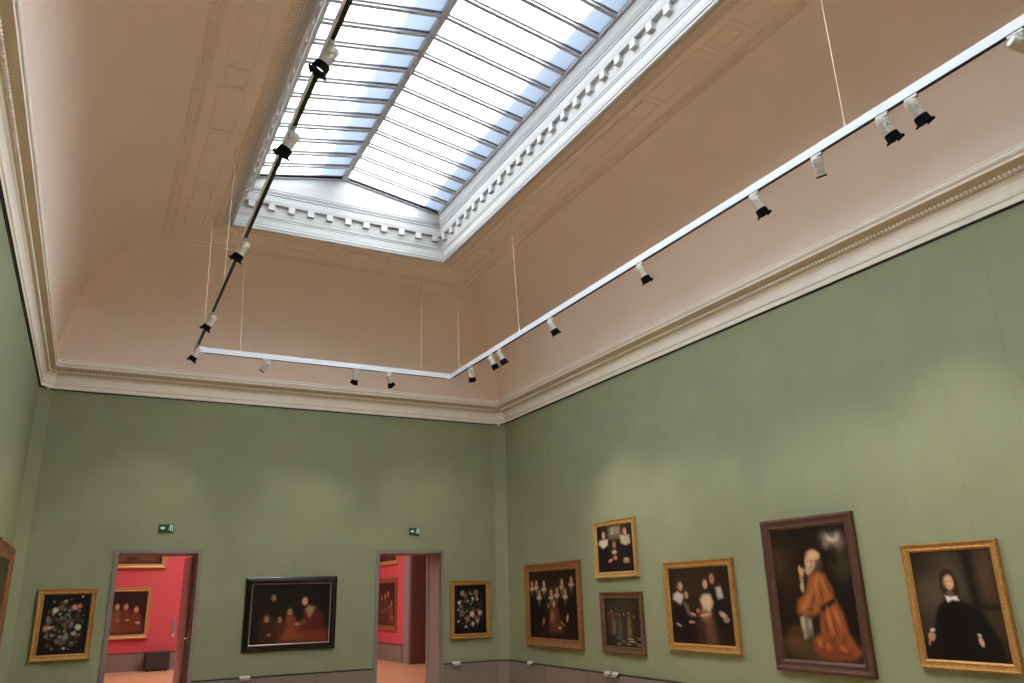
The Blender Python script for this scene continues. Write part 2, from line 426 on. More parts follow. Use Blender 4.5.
# glazing: structure window_1 with bars, ridge, rails and one pane per bay
win = bpy.data.objects.new('window_1', None); COL.objects.link(win); win.location = (XRG, 5.2, ZE)
structure(win, 'gabled frosted glass skylight with narrow grey glazing bars', 'skylight')
W0 = Vector(win.location)
def wl(p): return tuple(Vector(p)-W0)
def sloped(mb, p, q, w, h0, h1, mi=0):
    """bar along p-q (in an x-z plane), w wide in y, from h0 to h1 above the line"""
    v = []
    for c in (p, q):
        for dy in (-w/2, w/2):
            for h in (h0, h1): v.append(wl((c[0], c[1]+dy, c[2]+h)))
    mb.add(v, [(0, 1, 3, 2), (4, 6, 7, 5), (0, 4, 5, 1), (2, 3, 7, 6), (0, 2, 6, 4), (1, 5, 7, 3)], mi)
ys = [GY1-.02-.3805*i for i in range(0, 40)]
ys = [y for y in ys if y > GY0+.1]+[GY0+.02]
for i, y in enumerate(ys):
    for xe in (G0, G1):
        b = MB(); sloped(b, (xe, y, ZE), (XRG, y, ZR), .084, -.012, .004, 1); sloped(b, (xe, y, ZE), (XRG, y, ZR), .050, -.046, -.012, 0)
        b.build('glazing_bar', [M['bar'], M['bar_dark']], win)
for i in range(len(ys)-1):
    ya, yb = ys[i], ys[i+1]
    for xe in (G0-.03, G1+.03):
        MB().add([wl((xe, ya, ZE+.006)), wl((XRG, ya, ZR+.006)), wl((XRG, yb, ZR+.006)), wl((xe, yb, ZE+.006))], [(0, 1, 2, 3)]).build('pane', M['glass'], win)
rb = MB(); rb.box(wl((XRG-.04, GY0, ZR-.05)), wl((XRG+.04, GY1, ZR+.01))); rb.build('ridge_beam', M['bar'], win)
for xe, s in ((G0, 1), (G1, -1)):
    MB().box(wl((xe-.03*s, GY0, ZE-.05)), wl((xe+.03*s, GY1, ZE+.01))).build('eave_rail', M['bar'], win)
for y in (GY0, GY1):
    s = -1 if y == GY1 else 1
    g = MB()
    for xe in (G0, G1): sloped(g, (xe, y+.02*s, ZE), (XRG, y+.02*s, ZR), .05, -.05, .01)
    g.build('gable_rail', M['bar'], win)
# outside, unseen: ridge block and upstand added to shade parts of the glass
structure(MB().box((XRG-.06, GY0-.2, ZR+.012), (XRG+.06, GY1+.2, ZR+.24)).build('shade_ridge', M['shade_block']), 'unseen ridge block added outside the skylight to shade the glass', 'shade block')
pp = MB()
pp.box((G1+.035, GY0-.4, ZE-.02), (G1+.28, GY1+.4, ZE+.34)); pp.box((G0-.40, GY0-.4, ZE-.02), (G0-.035, GY1+.4, ZE+.18))
pp.box((G0-.18, GY1+.03, ZE-.02), (G1+.18, GY1+.30, ZE+.18)); pp.box((G0-.18, GY0-.30, ZE-.02), (G1+.18, GY0-.03, ZE+.18))
structure(pp.build('shade_upstand', M['shade_block']), 'unseen upstand added round the skylight to shade the glass', 'shade block')

# doorways -----------------------------------------------------------------
def doorway(name, d, label, leaf):
    root = bpy.data.objects.new(name, None); COL.objects.link(root); root.location = ((d[0]+d[1])/2, YF, 0); structure(root, label, 'doorway')
    L = Vector(root.location); q = lambda x, y, z: (x-L.x, y-L.y, z)
    c = MB()
    for x, s in ((d[0], -1), (d[1], 1)):
        c.box(q(x, YF-.03, 0), q(x+CW*s, YF+.0, ZD+CW), bev=.004); c.box(q(x, YF-.04, 0), q(x+.022*s, YF, ZD+.022), bev=.003)
        c.box(q(x-.004*s, YF-.004, 0), q(x+.001*s, YF+TH, ZD))
        c.box(q(x-.02*s, YF+TH-.06, 0), q(x, YF+TH+.03, ZD))
    c.box(q(d[0]-.003, YF-.0295, ZD), q(d[1]+.003, YF, ZD+CW), bev=.004); c.box(q(d[0], YF-.04, ZD), q(d[1], YF, ZD+.022), bev=.003)
    c.box(q(d[0], YF-.004, ZD-.004), q(d[1], YF+TH, ZD+.001)); c.box(q(d[0], YF+TH-.06, ZD-.012), q(d[1], YF+TH+.03, ZD))
    c.build('door_casing', M['casing'], root)
    if leaf:
        m = MB(); x1 = d[1]-.006
        m.box(q(x1-.026, YF+.012, .012), q(x1, YF+TH-.065, ZD-.02), bev=.004)
        for za, zb in ((.15, .75), (.9, 1.5), (1.62, 2.15)):
            m.box(q(x1-.031, YF+.12, za), q(x1-.024, YF+TH-.17, zb), bev=.005)
        lf = m.build('door_leaf', M['door_wood'], root)
        h = MB(); h.tube(q(x1-.027, YF+.07, 1.02), q(x1-.095, YF+.07, 1.02), .011); h.tube(q(x1-.09, YF+.07, 1.02), q(x1-.09, YF+.19, 1.02), .010); h.box(q(x1-.032, YF+.05, .93), q(x1-.025, YF+.09, 1.12))
        o = h.build('handle', M['brass'], lf)
        g = MB(); xg = d[1]-.008                           # grey leaf swung open into the next room
        g.box(q(xg-.04, YF+TH+.035, .012), q(xg, YF+TH+.95, ZD-.02), bev=.004)
        for za, zb in ((.15, .95), (1.1, 2.12)): g.box(q(xg-.047, YF+TH+.15, za), q(xg-.038, YF+TH+.84, zb), bev=.004)
        g.build('door_leaf', M['leaf_grey'], root)
    return root
doorway('door_1', D1, 'left doorway with grey casing and a dark wooden leaf folded into its reveal', True)
doorway('door_2', D2, 'right doorway with grey casing and an open grey reveal', False)

# ---------------------------------------------------------------- red room beyond
ZC2 = 4.35
A, B_ = 17.6, 19.10                                  # opening in its right wall (y)
structure(MB().box((XL-.3, Y2, 0), (XR+1.2, Y2+.3, ZC2)).build('wall_red_far', M['red']), 'red far wall of the next gallery', 'wall')
structure(MB().box((XL-.3, YF+TH, 0), (XL, Y2, ZC2)).build('wall_red_left', M['red']), 'red left wall of the next gallery', 'wall')
m = MB(); m.box((XR, YF+TH, 0), (XR+.9, A, ZC2)); m.box((XR, B_, 0), (XR+.9, Y2, ZC2)); m.box((XR, A, 2.75), (XR+.9, B_, ZC2)); m.box((XR+.9, A-.3, 0), (XR+1.0, B_+.3, 2.9), 1)
structure(m.build('wall_red_right', [M['red'], M['taupe']]), 'red right wall of the next gallery', 'wall')
skirt('baseboard_red_far', (XL, Y2), (XR, Y2), (0, -1), h=.415, label='grey baseboard of the red far wall')
skirt('baseboard_red_right', (XR, B_+.5), (XR, Y2), (-1, 0), h=.415, label='grey baseboard of the red right wall')
LX_, LW = (1.0, 5.2), (16.2, 21.2)
m = MB()
m.box((XL-.3, YF+TH, ZC2), (LX_[0], Y2+.3, ZC2+.2)); m.box((LX_[1], YF+TH, ZC2), (XR+1.2, Y2+.3, ZC2+.2))
m.box((LX_[0], YF+TH, ZC2), (LX_[1], LW[0], ZC2+.2)); m.box((LX_[0], LW[1], ZC2), (LX_[1], Y2+.3, ZC2+.2))
structure(m.build('ceiling_red_room', M['white']), 'white ceiling of the next gallery', 'ceiling')
structure(MB().box((LX_[0], LW[0], ZC2+.1), (LX_[1], LW[1], ZC2+.14)).build('fill_panel', M['fill_glow']), 'unseen glowing panel added to light the next gallery', 'skylight')  # added light source, out of view above the red room
root = bpy.data.objects.new('door_3', None); COL.objects.link(root); root.location = (XR, B_, 0); structure(root, 'doorway in the red right wall with a dark panelled wooden leaf', 'doorway')
c = MB(); c.box((-.03, 0, 0), (0, .46, 2.9), bev=.006); c.box((-.045, .02, 0), (-.02, .10, 2.86), bev=.006); c.box((-.03, -1.5, 2.75), (0, .1, 2.9)); c.build('door_casing', M['casing'], root)
m = MB(); m.box((-.004, -.05, .01), (.88, -.004, 2.74), bev=.003)
for i in range(7): m.box((.08, -.062, .12+.37*i), (.82, -.045, .42+.37*i), bev=.006)
m.build('door_leaf', M['door_wood'], root)

# ================================================================ PICTURES
def sstep(a, b, x):
    t = np.clip((x-a)/(b-a), 0, 1); return t*t*(3-2*t)
class Canvas:
    """small procedural brush: soft ellipses and polygons on a vertex grid (u right, v down, both 0..1)"""
    def __init__(s, w, h, nx, bg, seed):
        s.w, s.h = w, h; s.nx = nx; s.ny = max(8, int(nx*h/w)); s.rng = np.random.RandomState(seed)
        u, v = np.meshgrid(np.linspace(0, 1, s.nx), np.linspace(0, 1, s.ny)); s.u, s.v = u, v; s.as_ = h/w
        s.c = np.ones((s.ny, s.nx, 3))*np.array(lin(*bg))
        s.n1 = s.noise(7); s.n2 = s.noise(22)
    def noise(s, k):
        g = s.rng.rand(k+2, k+2); X = s.u*k; Y = s.v*k; i = np.clip(X.astype(int), 0, k); j = np.clip(Y.astype(int), 0, k)
        fx = X-i; fy = Y-j; fx = fx*fx*(3-2*fx); fy = fy*fy*(3-2*fy)
        return (g[j, i]*(1-fx)+g[j, i+1]*fx)*(1-fy)+(g[j+1, i]*(1-fx)+g[j+1, i+1]*fx)*fy-.5
    def blend(s, a, col):
        a = np.clip(a, 0, 1)[..., None]; s.c = s.c*(1-a)+np.array(lin(*col))*a
    def E(s, cx, cy, rx, ry, col, soft=.4, rot=0, a=1.):
        dx = s.u-cx+s.n2*.012; dy = (s.v-cy)*s.as_+s.n1*.008; t = R_(rot)
        X = (dx*math.cos(t)+dy*math.sin(t))/rx; Y = (-dx*math.sin(t)+dy*math.cos(t))/(ry*s.as_)
        d = np.sqrt(X*X+Y*Y); s.blend(a*(1-sstep(1-soft, 1+soft*.6, d)), col); return s
    def P(s, pts, col, soft=.03, a=1.):
        X = s.u+s.n2*.015; Y = s.v+s.n1*.015; n = len(pts); ins = np.zeros(X.shape, bool); dm = np.full(X.shape, 9.)
        for i in range(n):
            (x0, y0), (x1, y1) = pts[i], pts[(i+1) % n]
            if y0 != y1:
                cnd = ((y0 > Y) != (y1 > Y)) & (X < (x1-x0)*(Y-y0)/(y1-y0)+x0); ins ^= cnd
            ex, ey = x1-x0, y1-y0; t = np.clip(((X-x0)*ex+(Y-y0)*ey)/(ex*ex+ey*ey+1e-9), 0, 1)
            dm = np.minimum(dm, np.hypot(X-x0-t*ex, Y-y0-t*ey))
        sd = np.where(ins, -dm, dm); s.blend(a*(1-sstep(-soft, soft, sd)), col); return s
    def face(s, x, y, r, skin=(205, 160, 125), hair=(45, 30, 22), turn=.15):
        a = s.as_
        s.E(x, y-r*.25/a, r*1.12, r*1.3/a, hair, .3)
        s.E(x+turn*r, y+r*.1/a, r*.74, r*1.0/a, skin, .35)
        s.E(x-turn*r*1.2-r*.42, y+r*.15/a, r*.26, r*.8/a, tuple(int(k*.62) for k in skin), .6, a=.5)
        for dx in (-.28, .34): s.E(x+turn*r+dx*r, y-r*.05/a, r*.16, r*.1/a, (50, 32, 26), .5, a=.75)
        s.E(x+turn*r*1.3+.05*r, y+r*.3/a, r*.1, r*.25/a, tuple(min(255, int(k*1.1)) for k in skin), .6, a=.6)
        s.E(x+turn*r, y+r*.62/a, r*.26, r*.09/a, (140, 75, 62), .5, a=.8)
        return s
    def mesh(s, name, amp=.16):
        c = np.clip(s.c*(1+amp*(s.n1+s.n2))[..., None]+.0015, 0, 1); nx, ny = s.nx, s.ny
        vs = [((s.u[j, i]-.5)*s.w, 0, (.5-s.v[j, i])*s.h) for j in range(ny) for i in range(nx)]
        fs = [(j*nx+i, (j+1)*nx+i, (j+1)*nx+i+1, j*nx+i+1) for j in range(ny-1) for i in range(nx-1)]
        me = bpy.data.meshes.new(name); me.from_pydata(vs, [], fs); me.materials.append(M['paint'])
        at = me.color_attributes.new('paint', 'FLOAT_COLOR', 'POINT')
        at.data.foreach_set('color', np.concatenate([c.reshape(-1, 3), np.ones((nx*ny, 1))], 1).ravel().astype(np.float32))
        return me

def frame_mesh(W, H, prof):
    mb = MB()
    for i in range(len(prof)-1):
        (a, ha), (b, hb) = prof[i], prof[i+1]
        ra = [(-W/2+a, -H/2+a), (W/2-a, -H/2+a), (W/2-a, H/2-a), (-W/2+a, H/2-a)]; rb = [(-W/2+b, -H/2+b), (W/2-b, -H/2+b), (W/2-b, H/2-b), (-W/2+b, H/2-b)]
        for j in range(4):
            q = (j+1) % 4
            mb.add([(ra[j][0], -ha, ra[j][1]), (ra[q][0], -ha, ra[q][1]), (rb[q][0], -hb, rb[q][1]), (rb[j][0], -hb, rb[j][1])], [(0, 1, 2, 3)])
    return mb

def profile(kind, w, d):
    if kind == 'cassetta': p = [(0, 0), (0, d*.8), (.05, d), (.2, d), (.26, d*.86), (.3, d*.8), (.62, d*.7), (.68, d*.76), (.78, d*.78), (.84, d*.62), (1, d*.42), (1, .004)]
    elif kind == 'scoop': p = [(0, 0), (0, d*.9), (.08, d), (.18, d*.97), (.3, d*.8), (.5, d*.62), (.7, d*.52), (.8, d*.6), (.9, d*.56), (1, d*.36), (1, .004)]
    elif kind == 'reverse': p = [(0, 0), (0, d*.4), (.1, d*.46), (.25, d*.5), (.45, d*.66), (.62, d*.88), (.72, d), (.84, d), (.9, d*.8), (1, d*.5), (1, .004)]
    else: p = [(0, 0), (0, d*.85), (.1, d*.95), (.26, d), (.34, d*.86), (.4, d*.86), (.46, d*.76), (.7, d*.7), (.76, d*.78), (.82, d*.7), (1, d*.4), (1, .004)]
    return [(a*w, h) for a, h in p]

def picture(name, label, cx, cy, cz, rotz, W, H, fw, depth, kind, fm, cvs, liner=None, lw=.02, bead=None, group=None):
    if cx == XR: depth *= .66
    root = thing(name, label, 'painting', (cx, cy, cz), rotz, group)
    b = frame_mesh(W, H, profile(kind, fw, depth))
    if bead:
        r, inset, pitch, dep = bead; dep = depth*.88
        x0, z0 = W/2-inset, H/2-inset
        for p, q in (((-x0, -z0), (x0, -z0)), ((x0, -z0), (x0, z0)), ((x0, z0), (-x0, z0)), ((-x0, z0), (-x0, -z0))):
            L = math.hypot(q[0]-p[0], q[1]-p[1]); k = int(L/pitch)
            for i in range(k):
                t = (i+.5)/k; b.ball((p[0]+(q[0]-p[0])*t, -dep, p[1]+(q[1]-p[1])*t), r, (1, .7, 1), 0, 6, 4)
    b.build('frame', M[fm], root, smooth=35)
    iw, ih = W-2*fw, H-2*fw; hc = depth*.40
    if liner:
        frame_mesh(iw+.006, ih+.006, [(0, 0), (0, hc+.010), (lw*.3, hc+.014), (lw, hc+.004), (lw, 0)]).build('liner', M[liner], root)
    o = link('canvas', cvs.mesh('canvas'), root); o.location = (0, -hc, 0)
    bk = MB().box((-W/2+.01, -.012, -H/2+.01), (W/2-.01, -.001, H/2-.01)); bk.build('backboard', M['brown2'], root)
    return root

def on_back(x0, x1, z0, z1):
    x0, x1, z0, z1 = [a*.9955 for a in (x0, x1, z0, z1)]; return (x0+x1)/2, YF, (z0+z1)/2+EYE, 0, x1-x0, z1-z0
def on_right(y0, y1, z0, z1):
    k_ = (XR-.03)/XR; y0, y1, z0, z1 = y0*k_, y1*k_, z0*k_, z1*k_
    return XR, (y0+y1)/2, (z0+z1)/2+EYE, -PI/2, y1-y0, z1-z0
def inner(W, H, fw): return W-2*fw+.004, H-2*fw+.004

# ---- flower pieces
def flowers(W, H, nx, seed, spots, spread, n):
    c = Canvas(W, H, nx, (17, 16, 15), seed); r = random.Random(seed)
    for i in range(n*2):
        a = r.random()*2*PI; q = math.sqrt(r.random())
        c.E(.5+math.cos(a)*q*spread[0], .5+math.sin(a)*q*spread[1], .02+.05*r.random(), .012+.02*r.random(), r.choice([(44, 48, 38), (58, 56, 46), (40, 42, 44), (50, 38, 32), (64, 62, 60)]), .5, r.random()*180, .7)
    for i in range(n):
        a = r.random()*2*PI; q = math.sqrt(r.random())
        x, y = .5+math.cos(a)*q*spread[0], .5+math.sin(a)*q*spread[1]
        k = r.choice([(150, 138, 128), (128, 92, 78), (120, 122, 124), (168, 150, 132), (142, 104, 66), (98, 80, 88)]); s_ = .018+.028*r.random()
        for j in range(5):
            t = j*72+r.random()*40; c.E(x+math.cos(R_(t))*s_*.7, y+math.sin(R_(t))*s_*.7*W/H, s_*.62, s_*.62*W/H, tuple(int(q_*(.75+.4*r.random())) for q_ in k), .5, a=.8)
        c.E(x, y, s_*.3, s_*.3*W/H, (120, 96, 50), .5)
    for x, y, s_, k in spots:
        for j in range(7):
            t = j*51+r.random()*30; c.E(x+math.cos(R_(t))*s_*.65, y+math.sin(R_(t))*s_*.65*W/H, s_*.55, s_*.5*W/H, tuple(min(255, int(q_*(.8+.3*r.random()))) for q_ in k), .5, t, .9)
        c.E(x, y, s_*.45, s_*.45*W/H, tuple(min(255, int(q_*1.1)) for q_ in k), .5)
    return c
x, y, z, rz, W, H = on_back(-.624, .163, -.782, .228); fw = .085
wh, pk, og = (205, 198, 186), (196, 150, 134), (190, 140, 92)
c = flowers(*inner(W, H, fw), 96, 11, [(.27, .27, .06, wh), (.22, .12, .03, (120, 120, 110)), (.68, .22, .06, pk), (.78, .2, .05, og), (.13, .56, .06, og), (.2, .55, .035, wh), (.8, .56, .065, wh), (.72, .66, .05, pk),
    (.55, .72, .06, (140, 136, 130)), (.82, .04, .025, wh), (.4, .78, .06, (96, 96, 98)), (.3, .9, .03, (130, 128, 120)), (.55, .9, .03, wh), (.5, .4, .05, (88, 84, 84)), (.2, .84, .04, (110, 70, 70))], (.42, .44), 60)
picture('framed_picture', 'gilt framed flower still life on black left of the left doorway', x, y, z, rz, W, H, fw, .06, 'cassetta', 'gold', c)
x, y, z, rz, W, H = on_back(6.0, 6.822, -.787, .242); fw = .088
c = flowers(*inner(W, H, fw), 84, 23, [(.25, .17, .07, (150, 140, 132)), (.68, .16, .075, (148, 108, 98)), (.15, .36, .05, wh), (.42, .33, .035, (150, 150, 150)), (.58, .28, .04, wh), (.72, .3, .04, pk), (.55, .6, .07, wh), (.8, .58, .07, (168, 162, 158)),
    (.4, .7, .08, (160, 104, 84)), (.2, .6, .05, (120, 86, 74)), (.12, .74, .04, (160, 152, 150)), (.58, .8, .05, (188, 172, 168)), (.72, .74, .05, (190, 150, 128)), (.35, .86, .03, wh), (.28, .5, .03, (90, 70, 90))], (.4, .38), 34)
picture('framed_picture', 'gilt framed bouquet on black in the far right corner beside the right doorway', x, y, z, rz, W, H, fw, .06, 'cassetta', 'gold', c)

# ---- dark group in the black frame (a plain stand-in: seated people in brown and red)
x, y, z, rz, W, H = on_back(2.334, 3.862, -.822, .35); fw = .10
c = Canvas(*inner(W, H, fw), 130, (15, 12, 10), 5)
c.E(.5, .45, .5, .4, (30, 22, 16), .9, a=.7)
c.P([(.10, .97), (.12, .62), (.2, .5), (.3, .56), (.36, .97)], (56, 36, 24), .05)
c.P([(.34, .98), (.4, .72), (.52, .66), (.66, .72), (.96, .78), (.98, .98)], (126, 56, 34), .06)
c.P([(.62, .8), (.66, .5), (.74, .4), (.88, .5), (.93, .8)], (98, 32, 28), .05)
c.P([(.68, .44), (.72, .38), (.8, .42), (.74, .58)], (168, 136, 100), .03)
c.P([(.55, .66), (.66, .6), (.7, .66), (.58, .74)], (120, 74, 52), .03)
c.E(.5, .62, .07, .12, (128, 66, 48), .5); c.E(.36, .72, .08, .13, (82, 44, 32), .5); c.P([(.42, .9), (.5, .72), (.62, .9)], (150, 84, 48), .06, .6)
c.face(.27, .24, .042, (150, 112, 78), (26, 18, 14)); c.face(.66, .3, .05, (206, 164, 122), (52, 24, 20)); c.face(.48, .47, .042, (176, 128, 92), (60, 40, 26)); c.face(.2, .58, .042, (166, 126, 84), (70, 48, 30))
c.face(.36, .6, .038, (160, 118, 84), (50, 30, 22)); c.E(.24, .84, .03, .02, (160, 110, 80)); c.E(.58, .68, .035, .022, (186, 138, 102))
picture('framed_picture', 'black framed dark family scene with a figure in red between the two doorways', x, y, z, rz, W, H, fw, .085, 'reverse', 'ebony', c, 'silver', .018)

# ---- big family group at the far end of the right wall
x, y, z, rz, W, H = on_right(11.28, 13.16, -.898, .485); fw = .14
c = Canvas(*inner(W, H, fw), 110, (26, 19, 15), 9)
c.E(.5, .2, .6, .3, (40, 28, 20), .8, a=.6); c.P([(0, .95), (.3, .88), (1, .9), (1, 1), (0, 1)], (60, 42, 28), .05)
for bx in (.06, .2, .34, .48, .62, .78, .93): c.P([(bx-.1, .98), (bx-.08, .42), (bx, .3), (bx+.08, .42), (bx+.1, .98)], (14, 12, 12), .04, .9)
c.P([(.42, .9), (.46, .56), (.54, .5), (.62, .58), (.68, .9)], (104, 58, 40), .05); c.E(.5, .68, .05, .1, (132, 100, 70), .5)
for fx, fy, ru in ((.06, .19, 1), (.16, .18, 1), (.33, .2, 1), (.22, .33, 1), (.48, .33, 1), (.6, .3, 1), (.71, .18, 1), (.9, .15, 1), (.77, .32, 1)):
    if ru: c.E(fx, fy+.075, .055, .035, (190, 178, 164), .4); c.P([(fx-.03, fy+.09), (fx+.03, fy+.09), (fx, fy+.2)], (150, 138, 126), .015, .6)
    c.face(fx, fy, .038, (200, 150, 116))
c.face(.53, .5, .034, (206, 160, 128), (120, 84, 50)); c.E(.3, .76, .02, .055, (196, 130, 104), .5, 20); c.E(.8, .7, .02, .06, (206, 140, 112), .5, 20); c.E(.7, .78, .05, .018, (190, 120, 92), .5, 30); c.E(.64, .84, .03, .02, (210, 190, 170)); c.E(.42, .52, .02, .04, (180, 130, 100))
picture('framed_picture', 'large group portrait of ruffed people in carved gilt frame, leftmost on right wall', x, y, z, rz, W, H, fw, .09, 'scoop', 'gold_red', c, bead=(.016, .022, .045, .08))

# ---- upper small portrait
x, y, z, rz, W, H = on_right(9.70, 10.81, .18, 1.04); fw = .085
c = Canvas(*inner(W, H, fw), 84, (44, 30, 22), 13)
c.P([(.32, .02), (.7, .02), (.7, .3), (.32, .3)], (112, 100, 88), .04); c.P([(.4, .05), (.5, .05), (.5, .2), (.4, .2)], (168, 160, 150), .02); c.P([(.54, .05), (.64, .05), (.64, .2), (.54, .2)], (150, 140, 130), .02)
c.P([(0, 1), (.02, .45), (.16, .3), (.32, .42), (.4, 1)], (16, 14, 16), .04); c.P([(.6, 1), (.62, .42), (.8, .3), (.98, .44), (1, 1)], (28, 24, 24), .04); c.P([(.36, 1), (.4, .6), (.5, .5), (.62, .6), (.66, 1)], (38, 26, 26), .04)
c.P([(.06, .3), (.3, .3), (.3, .42), (.17, .48), (.05, .4)], (214, 208, 198), .03); c.P([(.66, .24), (.92, .24), (.93, .42), (.8, .46), (.68, .4)], (196, 180, 160), .03)
c.face(.18, .19, .065, (216, 176, 146), (60, 40, 26)); c.face(.79, .17, .068, (206, 160, 128), (84, 50, 30)); c.face(.48, .42, .055, (196, 140, 108), (90, 54, 32))
c.E(.48, .58, .07, .05, (196, 168, 146)); c.E(.5, .7, .06, .05, (190, 126, 96)); c.E(.36, .76, .07, .035, (196, 150, 124), .5, -15); c.E(.8, .78, .09, .06, (190, 136, 104)); c.E(.8, .74, .06, .02, (210, 200, 186))
picture('framed_picture', 'small gilt framed portrait of two women and a child, hung above another picture', x, y, z, rz, W, H, fw, .075, 'cassetta', 'gold_pale', c)

# ---- lower small interior scene
x, y, z, rz, W, H = on_right(9.65, 10.73, -.898, -.03); fw = .10
c = Canvas(*inner(W, H, fw), 84, (34, 30, 24), 17)
c.E(.5, .2, .5, .25, (58, 52, 42), .8, a=.8); c.P([(0, .2), (.12, .22), (.12, .8), (0, .9)], (26, 20, 16), .03)
for i in range(5):
    for j in range(3): 
        if (i+j) % 2 == 0: c.P([(.3+i*.14, .8+j*.06), (.43+i*.14, .8+j*.06), (.46+i*.14, .855+j*.06), (.32+i*.14, .855+j*.06)], (128, 118, 100), .012, .7)
for fx, fy, k in ((.2, .3, (104, 62, 54)), (.34, .36, (66, 66, 64)), (.44, .38, (80, 84, 84)), (.55, .36, (54, 48, 44)), (.7, .34, (114, 106, 68)), (.84, .4, (50, 42, 36)), (.1, .34, (60, 50, 44))):
    c.P([(fx-.06, fy+.45), (fx-.05, fy+.05), (fx, fy), (fx+.05, fy+.05), (fx+.07, fy+.45)], k, .03, .9); c.face(fx, fy-.035, .024, (176, 136, 104))
c.E(.24, .36, .04, .06, (120, 66, 58)); c.P([(.25, .45), (.3, .44), (.28, .75), (.22, .75)], (150, 146, 136), .02, .6)
for t in range(6): c.E(.68+.05*(t % 3), .84+.05*(t//3), .02, .012, (220, 214, 200), .4)
picture('framed_picture', 'small dark brown framed interior scene with checkered floor, hung below the portrait', x, y, z, rz, W, H, fw, .07, 'scoop', 'brown2', c)

# ---- merry company, gilt frame
x, y, z, rz, W, H = on_right(7.72, 9.1, -.79, .35); fw = .095
c = Canvas(*inner(W, H, fw), 110, (38, 27, 22), 19)
c.E(.35, .2, .4, .3, (56, 42, 34), .9, a=.6); c.P([(0, .98), (.02, .5), (.14, .34), (.3, .46), (.42, .7), (.4, .98)], (20, 17, 20), .05)
c.P([(.4, 1), (.44, .62), (.5, .48), (.66, .42), (.78, .6), (.8, 1)], (58, 40, 32), .05); c.P([(.7, .62), (.72, .36), (.84, .3), (.98, .5), (1, .78), (.78, .8)], (20, 18, 20), .05)
c.P([(.06, .35), (.14, .32), (.24, .36), (.18, .48), (.06, .42)], (196, 188, 176), .025); c.P([(.22, .44), (.3, .5), (.36, .66), (.28, .62)], (120, 104, 92), .03, .8)
c.P([(.52, .42), (.58, .36), (.68, .36), (.72, .46), (.66, .58), (.55, .56)], (216, 190, 150), .03); c.P([(.5, .56), (.6, .54), (.68, .6), (.64, .72), (.52, .7)], (150, 112, 84), .04, .7)
c.P([(.78, .28), (.86, .26), (.88, .4), (.8, .42)], (186, 180, 172), .025); c.P([(.56, .72), (.7, .66), (.72, .98), (.58, .98)], (112, 76, 56), .05, .7)
c.face(.18, .24, .05, (196, 156, 120), (80, 66, 54), .3); c.face(.28, .36, .042, (186, 136, 104), (70, 48, 36)); c.face(.62, .22, .052, (214, 172, 132), (74, 44, 26), -.15); c.face(.74, .15, .055, (190, 138, 104), (62, 42, 28), -.2)
c.E(.58, .62, .1, .022, (204, 160, 122), .5, -8); c.E(.38, .62, .05, .02, (190, 140, 108), .5, 15); c.E(.34, .72, .055, .02, (176, 126, 92)); c.E(.86, .62, .07, .04, (190, 168, 146), .5, 25); c.E(.9, .68, .05, .04, (150, 136, 122)); c.E(.12, .76, .05, .02, (158, 146, 132), .5, 20)
c.E(.46, .57, .03, .03, (170, 130, 80))
picture('framed_picture', 'gilt framed scene of three companions at a table, right of the two stacked small pictures', x, y, z, rz, W, H, fw, .075, 'cassetta', 'gold', c)

# ---- kneeling man in orange robe
x, y, z, rz, W, H = on_right(5.835, 7.155, -.914, .738); fw = .125
c = Canvas(*inner(W, H, fw), 120, (26, 20, 16), 29)
c.E(.15, .3, .22, .25, (52, 38, 26), .8, a=.8); c.E(.08, .25, .1, .12, (78, 58, 38), .8, a=.6); c.E(.82, .12, .16, .09, (132, 118, 102), .7); c.E(.84, .09, .08, .04, (196, 186, 170), .6); c.E(.9, .3, .14, .12, (62, 52, 40), .8)
for i in range(26):
    r = random.Random(i); c.E(.35+.5*r.random(), .02+.26*r.random(), .05+.05*r.random(), .025+.03*r.random(), r.choice([(18, 15, 12), (26, 21, 15), (36, 28, 18)]), .6, r.random()*180, .8)
c.E(.5, .93, .6, .12, (66, 50, 28), .7); c.E(.2, .88, .2, .08, (84, 66, 38), .7, a=.7)
c.P([(.44, .42), (.47, .37), (.58, .34), (.67, .37), (.74, .47), (.75, .57), (.6, .61), (.5, .66), (.34, .67), (.25, .65), (.28, .56), (.36, .52)], (158, 94, 50), .03)
c.P([(.56, .62), (.77, .56), (.84, .66), (.87, .78), (.93, .86), (1.0, .92), (.9, .965), (.6, .97), (.42, .92), (.42, .85), (.53, .8)], (146, 80, 46), .03)
c.P([(.42, .88), (.62, .85), (.9, .9), (.86, .97), (.46, .965)], (122, 60, 40), .035)
c.P([(.55, .60), (.75, .545), (.76, .58), (.57, .645)], (26, 20, 16), .016)
for p in ((.42, .54, .03, .09, 40), (.36, .61, .06, .025, -10), (.55, .45, .03, .09, 10), (.64, .43, .02, .08, -20), (.66, .70, .03, .11, -8), (.76, .68, .025, .09, -18), (.6, .89, .05, .03, 10), (.78, .9, .06, .02, 20), (.5, .87, .03, .04, 0)): c.E(p[0], p[1], p[2], p[3], (196, 126, 72), .8, p[4], .6)
for p in ((.48, .56, .015, .09, 25), (.6, .52, .015, .09, -15), (.70, .46, .014, .07, -25), (.6, .72, .018, .11, -4), (.71, .74, .014, .11, -14), (.66, .85, .02, .05, 40), (.8, .84, .03, .03, 30), (.42, .62, .05, .014, 0)): c.E(p[0], p[1], p[2], p[3], (86, 46, 28), .8, p[4], .7)
c.P([(.29, .7), (.38, .67), (.44, .74), (.42, .82), (.32, .83)], (120, 110, 96), .025, .9); c.P([(.28, .69), (.34, .68), (.34, .83), (.29, .84)], (190, 178, 156), .02, .8); c.E(.40, .73, .03, .05, (170, 164, 150), .6, 15, .7)
